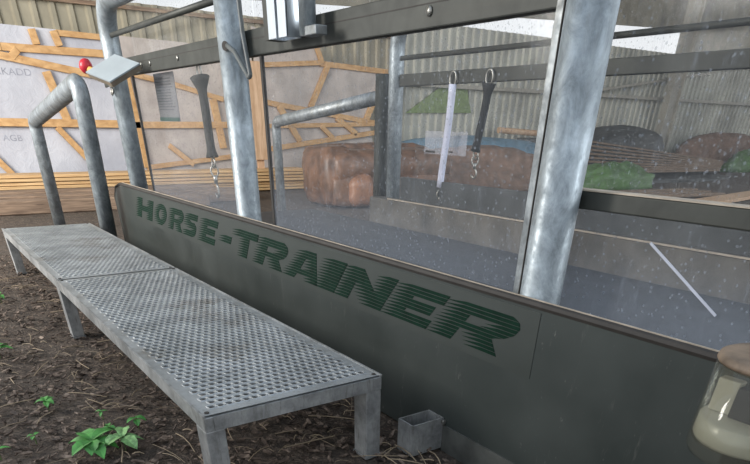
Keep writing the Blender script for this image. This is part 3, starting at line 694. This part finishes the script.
obj('extrusion', b_, ALU, pr)
b_ = nb(); box(b_, (-2.77, 1.385, 1.262), (-2.72, 1.46, 1.66)); o = obj('backing_bar', b_, DARK, pr)
sl = thing('bracket_tube', 'short galvanised tube ending in a square bracket on the dark rail', 'tube', (-2.48, 1.43, 1.25))
b_ = nb(); tube(b_, [(-2.485, 1.425, 1.262), (-2.485, 1.425, 1.66)], 0.032, 24); obj('tube', b_, GALV, sl, True)
b_ = nb(); box(b_, (-2.50, 1.40, 1.258), (-2.385, 1.450, 1.285), bev=0.003); obj('bracket', b_, GALV_DARK, sl)
b_ = nb(); beam(b_, (-11.6, 6.9, 1.9), (-11.6, 6.95, 2.6), 0.2, 0.06)
b_.free()

# straps hanging from the rails
def strap(label, x, y, ztop, zmid, zend, mat, r, flare, lean=0.0, hook=STEEL, grp='straps hanging inside the treadmill'):
    t = thing('hanging_strap', label, 'strap', (x, y, ztop), grp)
    ln = ztop-zmid; n = 14; pts = []; rr = []
    for i in range(n+1):
        u = i/n; pts.append((x+lean*u+0.006*math.sin(u*5), y, ztop-0.045-(ln-0.045)*u))
        e = max(0, 1-u/0.16)*flare+max(0, (u-0.9)/0.1)*flare*0.45
        rr.append(r+e)
    b_ = nb(); tube(b_, pts, rr, 16)
    for v in b_.verts: v.co.y = y+(v.co.y-y)*0.7
    obj('sleeve', b_, mat, t, True)
    b_ = nb(); torus(b_, (x, y, ztop-0.018), 0.030, 0.006, (1, 0, 0), (0, 0, 1), sy=1.25); obj('top_ring', b_, hook, t, True)
    xe = x+lean; s = zmid-zend
    b_ = nb(); torus(b_, (xe, y, zmid-s*0.12), 0.022, 0.005, (1, 0, 0), (0, 0, 1), sy=1.2)
    torus(b_, (xe, y, zmid-s*0.32), 0.022, 0.005, (0.5, 1, 0), (0, 0, 1), sy=1.3); obj('swivel_ring', b_, hook, t, True)
    b_ = nb(); tube(b_, [(xe, y, zmid-s*0.42), (xe, y, zmid-s*0.62)], [0.014, 0.010], 12)
    hk = [(xe, y, zmid-s*0.60), (xe+0.022, y, zmid-s*0.70), (xe+0.024, y, zmid-s*0.88), (xe+0.0, y, zmid-s*0.97), (xe-0.026, y, zmid-s*0.86)]
    tube(b_, arc_path(hk, 0.02, 4), 0.0065, 10); obj('snap_hook', b_, hook, t, True)
strap('charcoal strap with flared ends hanging between bent post and middle post', -4.05, 1.59, 1.243, 0.82, 0.60, STRAP_B, 0.034, 0.042, 0.04)
strap('pale lilac hose strap hanging from the far rail, left of the dark one', -3.63, 3.16, 1.262, 0.64, 0.50, STRAP_W, 0.028, 0.003, -0.05)
strap('short charcoal strap hanging from the far rail right of the pale one', -3.29, 3.16, 1.258, 0.865, 0.71, STRAP_B, 0.029, 0.024, -0.055)

# printed notice on the near pane
nt_ = thing('printed_notice', 'grey text notice with dark green footer fixed on the first pane', 'notice', (-4.6, 1.55, 1.1))
b_ = nb(); box(b_, (-4.76, 1.552, 0.992), (-4.38, 1.555, 1.236)); obj('sheet', b_, PAPER, nt_)
b_ = nb()
for k in range(12):
    z = 1.205-0.014*k; box(b_, (-4.74, 1.549, z), (-4.43-0.05*random.random(), 1.5515, z+0.004))
obj('text_lines', b_, PAPERLINE, nt_)
b_ = nb(); box(b_, (-4.76, 1.549, 0.992), (-4.38, 1.5515, 1.012)); obj('footer', b_, PAPERGREEN, nt_)

# socket tube at the foot of the panel
sk = thing('tube_socket', 'short galvanised box socket on the ground at the panel foot', 'socket', (-1.55, 1.29, 0))
b_ = nb(); X0, X1, Y0, Y1, tk, hh = -1.550, -1.462, 1.207, 1.355, 0.006, 0.124
oc = [(X0, Y0), (X1, Y0), (X1, Y1), (X0, Y1)]; ic = [(X0+tk, Y0+tk), (X1-tk, Y0+tk), (X1-tk, Y1-tk), (X0+tk, Y1-tk)]
R4 = [[b_.verts.new((x, y, z)) for x, y in c] for c, z in ((oc, 0.0), (oc, hh), (ic, hh), (ic, 0.012))]
b_.faces.new(R4[0]); b_.faces.new(R4[3])
for A_, B_ in zip(R4[:-1], R4[1:]):
    for k in range(4): b_.faces.new((A_[k], A_[(k+1) % 4], B_[(k+1) % 4], B_[k]))
obj('square_tube', b_, FRAME, sk)
b_ = nb(); box(b_, (-1.461, 1.342, 0.10), (-1.450, 1.357, 0.118), bev=0.003); obj('weld', b_, STEEL, sk)

# ------------------------------------------------------------------ perforated ramp: two bolted walkway sections
RY0, RY1, RZ = 0.478, 1.122, 0.300
def tread_mesh(x0, x1):
    bm = nb(); mg = 0.035; ax0, ax1, ay0, ay1 = x0+mg, x1-mg, RY0+mg, RY1-mg
    nx = int(round((ax1-ax0)/0.0350)); ny = 20
    dx = (ax1-ax0)/nx; dy = (ay1-ay0)/ny; zt = RZ+0.006; seg = 8
    # staggered cells: every second row is shifted half a cell and trimmed by half cells at the ends
    for i in range(nx):
        xa = ax0+i*dx; sft = 0.5 if i % 2 else 0.0
        cells = []
        if sft: cells.append((ay0, ay0+dy/2, False)); cells += [(ay0+(j+0.5)*dy, ay0+(j+1.5)*dy, True) for j in range(ny-1)]; cells.append((ay1-dy/2, ay1, False))
        else: cells = [(ay0+j*dy, ay0+(j+1)*dy, True) for j in range(ny)]
        for ya, yb, hole in cells:
            co = [(xa, ya), (xa+dx/2, ya), (xa+dx, ya), (xa+dx, (ya+yb)/2), (xa+dx, yb), (xa+dx/2, yb), (xa, yb), (xa, (ya+yb)/2)]
            o_ = [bm.verts.new((x, y, zt)) for x, y in co]
            if not hole: bm.faces.new(o_); continue
            cx, cy = xa+dx/2, (ya+yb)/2
            ang = [math.atan2((y-cy)/dy, (x-cx)/dx) for x, y in co]
            mid = [bm.verts.new((cx+dx*0.42*math.cos(t), cy+dy*0.46*math.sin(t), zt+0.0022)) for t in ang]
            inn = [bm.verts.new((cx+dx*0.29*math.cos(t), cy+dy*0.37*math.sin(t), zt+0.001)) for t in ang]
            bot = [bm.verts.new((cx+dx*0.29*math.cos(t), cy+dy*0.37*math.sin(t), zt-0.004)) for t in ang]
            for A, B in ((o_, mid), (mid, inn), (inn, bot)):
                for k in range(8): bm.faces.new((A[k], A[(k+1) % 8], B[(k+1) % 8], B[k]))
    for lo, hi in (((x0, RY0+0.004, zt-0.0015), (x1, ay0, zt)), ((x0, ay1, zt-0.0015), (x1, RY1-0.004, zt)), ((x0, ay0, zt-0.0015), (ax0, ay1, zt)), ((ax1, ay0, zt-0.0015), (x1, ay1, zt))): box(bm, lo, hi)
    bmesh.ops.remove_doubles(bm, verts=bm.verts, dist=0.00005)
    return bm
def ramp(label, x0, x1, legs):
    t = thing('ramp_section', label, 'ramp', (x0, (RY0+RY1)/2, 0), 'perforated ramp sections')
    obj('perforated_plate', tread_mesh(x0+0.006, x1-0.006), TREAD, t)
    b_ = nb(); z0, z1 = RZ-0.045, RZ; tk = 0.03
    box(b_, (x0, RY0, z0), (x1, RY0+tk, z1), bev=0.002); box(b_, (x0, RY1-tk, z0), (x1, RY1, z1), bev=0.002)
    box(b_, (x0, RY0+tk, z0), (x0+tk, RY1-tk, z1)); box(b_, (x1-tk, RY0+tk, z0), (x1, RY1-tk, z1))
    n = 3
    for i in range(1, n+1): xx = x0+(x1-x0)*i/(n+1); box(b_, (xx-0.015, RY0+tk, z0), (xx+0.015, RY1-tk, z1-0.003))
    obj('frame', b_, FRAME, t)
    b_ = nb(); box(b_, (x0, RY0-0.002, RZ+0.0005), (x1, RY0+0.006, RZ+0.008)); box(b_, (x0, RY1-0.006, RZ+0.0005), (x1, RY1+0.002, RZ+0.008)); obj('edge_lip', b_, FRAME, t)
    for lx, ly in legs:
        b_ = nb(); box(b_, (lx, ly, 0.006), (lx+0.080, ly+0.062, z0), bev=0.003); box(b_, (lx-0.004, ly-0.004, -0.004), (lx+0.084, ly+0.066, 0.006)); obj('leg', b_, FRAME, t)
    for bx in (x0+0.022, x1-0.022):
        for by in (RY0+0.020, RY1-0.020):
            b_ = nb(); lathe(b_, (bx, by, RZ+0.006), [(0, 0.003), (0.007, 0.003), (0.008, 0.0)], 12); obj('rivet', b_, RUBBER, t)
    return t
ramp('near perforated metal ramp section, close to the viewer', -3.630, -1.545, [(-1.627, RY0), (-1.627, RY1-0.062)])
ramp('far perforated metal ramp section ending at the handrail', -5.72, -3.642, [(-3.73, RY0), (-3.73, RY1-0.062), (-5.715, RY0), (-5.715, RY1-0.062)])

# ------------------------------------------------------------------ clear jar on the panel, right edge
JX, JY = -0.417, 1.217
def glass():
    m = bpy.data.materials.new('clear_thick_plastic'); m.use_nodes = True; t = m.node_tree; t.nodes.clear()
    o = t.nodes.new('ShaderNodeOutputMaterial'); tr = t.nodes.new('ShaderNodeBsdfTransparent'); tr.inputs[0].default_value = (0.90, 0.90, 0.86, 1)
    gl = t.nodes.new('ShaderNodeBsdfGlossy'); gl.inputs['Roughness'].default_value = 0.06; df = t.nodes.new('ShaderNodeBsdfDiffuse'); df.inputs[0].default_value = (0.55, 0.54, 0.48, 1)
    a = t.nodes.new('ShaderNodeMixShader'); a.inputs[0].default_value = 0.05; b = t.nodes.new('ShaderNodeMixShader'); f = t.nodes.new('ShaderNodeFresnel'); f.inputs[0].default_value = 1.45
    t.links.new(tr.outputs[0], a.inputs[1]); t.links.new(df.outputs[0], a.inputs[2]); g = t.nodes.new('ShaderNodeNewGeometry'); q = t.nodes.new('ShaderNodeMath'); q.operation = 'SUBTRACT'; q.inputs[0].default_value = 1.0; t.links.new(g.outputs['Backfacing'], q.inputs[1]); e = t.nodes.new('ShaderNodeMath'); e.operation = 'MULTIPLY'; t.links.new(q.outputs[0], e.inputs[0]); t.links.new(f.outputs[0], e.inputs[1]); t.links.new(e.outputs[0], b.inputs[0]); t.links.new(a.outputs[0], b.inputs[1]); t.links.new(gl.outputs[0], b.inputs[2]); t.links.new(b.outputs[0], o.inputs[0])
    return m
def milky():
    n = N('milky_plastic', 0.25); a = n.noise(9, 3, 0.5)
    n.color(n.ramp(a, [(0.3, (0.62, 0.60, 0.52)), (0.7, (0.80, 0.78, 0.70))])); n.b.inputs['Transmission Weight'].default_value = 0.25; return n.m
LID = plain('worn_brown_lid', (0.20, 0.145, 0.10), 0.6, var=0.5, sc_=18)
jr = thing('clear_jar', 'clear thick walled plastic jar with worn brown lid, at right edge', 'jar', (JX, JY, 0.44))
b_ = nb(); lathe(b_, (JX, JY, 0), [(0, 0.462), (0.080, 0.463), (0.096, 0.468), (0.102, 0.480), (0.103, 0.50), (0.100, 0.652), (0.096, 0.652), (0.099, 0.497), (0.0, 0.494)], 72); obj('clear_body', b_, glass(), jr, True)
b_ = nb(); lathe(b_, (JX, JY, 0), [(0, 0.496), (0.094, 0.498), (0.0975, 0.505), (0.0965, 0.540), (0.090, 0.545), (0.0, 0.545)], 72); obj('milky_insert', b_, milky(), jr, True)
b_ = nb(); lathe(b_, (JX, JY, 0), [(0, 0.650), (0.100, 0.650), (0.103, 0.654), (0.101, 0.662), (0.092, 0.666), (0, 0.666)], 72); obj('lid', b_, LID, jr, True)
b_ = nb(); box(b_, (JX-0.080, JY-0.030, 0.546), (JX-0.035, JY-0.005, 0.612), bev=0.003); obj('white_reflection', b_, milky(), jr)  # pale block shaped to imitate a white reflection in the jar
b_ = nb(); box(b_, (JX-0.034, JY-0.040, 0.546), (JX+0.04, JY-0.005, 0.606), bev=0.003); obj('dark_reflection', b_, RUBBER, jr)  # black block imitating the dark reflected patch in the jar
b_ = nb(); box(b_, (JX-0.03, JY, 0.435), (JX+0.03, YP-0.001, 0.461), bev=0.003); obj('bracket', b_, DARK, jr)

# ------------------------------------------------------------------ seedlings
def leaf(bm, base, ang, L, W, tilt):
    d = Vector((math.cos(ang), math.sin(ang), 0)); s = Vector((-d.y, d.x, 0)); rows = []
    n = 7
    for i in range(n+1):
        u = i/n; wv = W*math.sin(math.pi*min(1, u*0.97+0.03))**0.8*(1 if i % 2 else 0.86)*0.5
        p = Vector(base)+d*(L*u)+Vector((0, 0, L*(tilt*u-0.5*u*u)))
        rows.append((bm.verts.new(p-s*wv+Vector((0, 0, wv*0.3))), bm.verts.new(p), bm.verts.new(p+s*wv+Vector((0, 0, wv*0.3)))))
    for a, b in zip(rows[:-1], rows[1:]):
        bm.faces.new((a[0], a[1], b[1], b[0])); bm.faces.new((a[1], a[2], b[2], b[1]))
def plant(x, y, h, nl, L, label, mat=LEAF, seed=0):
    rnd = random.Random(seed); t = thing('seedling', label, 'plant', (x, y, 0), 'green seedlings growing in the bark')
    b_ = nb(); tube(b_, [(x, y, -0.01), (x+0.004, y, h*0.6), (x, y+0.003, h)], 0.0022, 6); obj('stem', b_, STEM, t)
    b_ = nb(); a0 = rnd.uniform(0, 6.28)
    for i in range(nl): leaf(b_, (x, y, h*(0.75+0.25*i/max(1, nl))), a0+i*2.4+rnd.uniform(-0.3, 0.3), L*rnd.uniform(0.75, 1.1), L*rnd.uniform(0.5, 0.7), rnd.uniform(0.1, 0.5))
    o = obj('leaves', b_, mat, t); md = o.modifiers.new('s', 'SOLIDIFY'); md.thickness = 0.0008
for i, (x, y, h, nl, L, lab, mt) in enumerate((
    (-3.52, 0.09, 0.05, 4, 0.085, 'green seedling at the left picture edge, level with the middle ramp leg', LEAF),
    (-2.67, 0.17, 0.04, 6, 0.05, 'low green seedling cluster alone on the bark, left of the others', LEAF),
    (-2.45, 0.34, 0.03, 4, 0.028, 'tiny seedling closest under the ramp edge', LEAF),
    (-2.29, 0.33, 0.03, 3, 0.036, 'small seedling just behind the large pale leafed plant', LEAF),
    (-2.28, 0.435, 0.045, 4, 0.045, 'seedling with upright leaves nearest the ramp side', LEAF),
    (-2.13, 0.24, 0.06, 8, 0.105, 'largest leafy green plant at the bottom left', LEAF),
    (-2.12, 0.34, 0.05, 5, 0.10, 'pale mottled leafed plant beside the largest green plant', LEAF_PALE),
    (-2.36, 0.07, 0.03, 3, 0.03, 'dim small seedling left of the largest plant', LEAF),
    (-2.29, -0.06, 0.04, 3, 0.04, 'small seedling cut by the lower left picture edge', LEAF),
    (-4.75, 0.25, 0.05, 3, 0.06, 'farthest seedling at the left edge by the ramp end', LEAF))):
    plant(x, y, h, nl, L, lab, mt, i*7+3)
b_ = nb(); bmesh.ops.create_icosphere(b_, subdivisions=3, radius=0.016)
for v in b_.verts: v.co = Vector((v.co.x*1.2, v.co.y*0.8, v.co.z*0.45))*(1+0.2*noise.noise(v.co*80)); v.co += Vector((-2.30, 0.275, 0.012))
tag(obj('pebble', b_, plain('pale_pebble', (0.35, 0.30, 0.26), 0.7)), 'pale flat pebble on the bark above the largest plant', 'pebble')
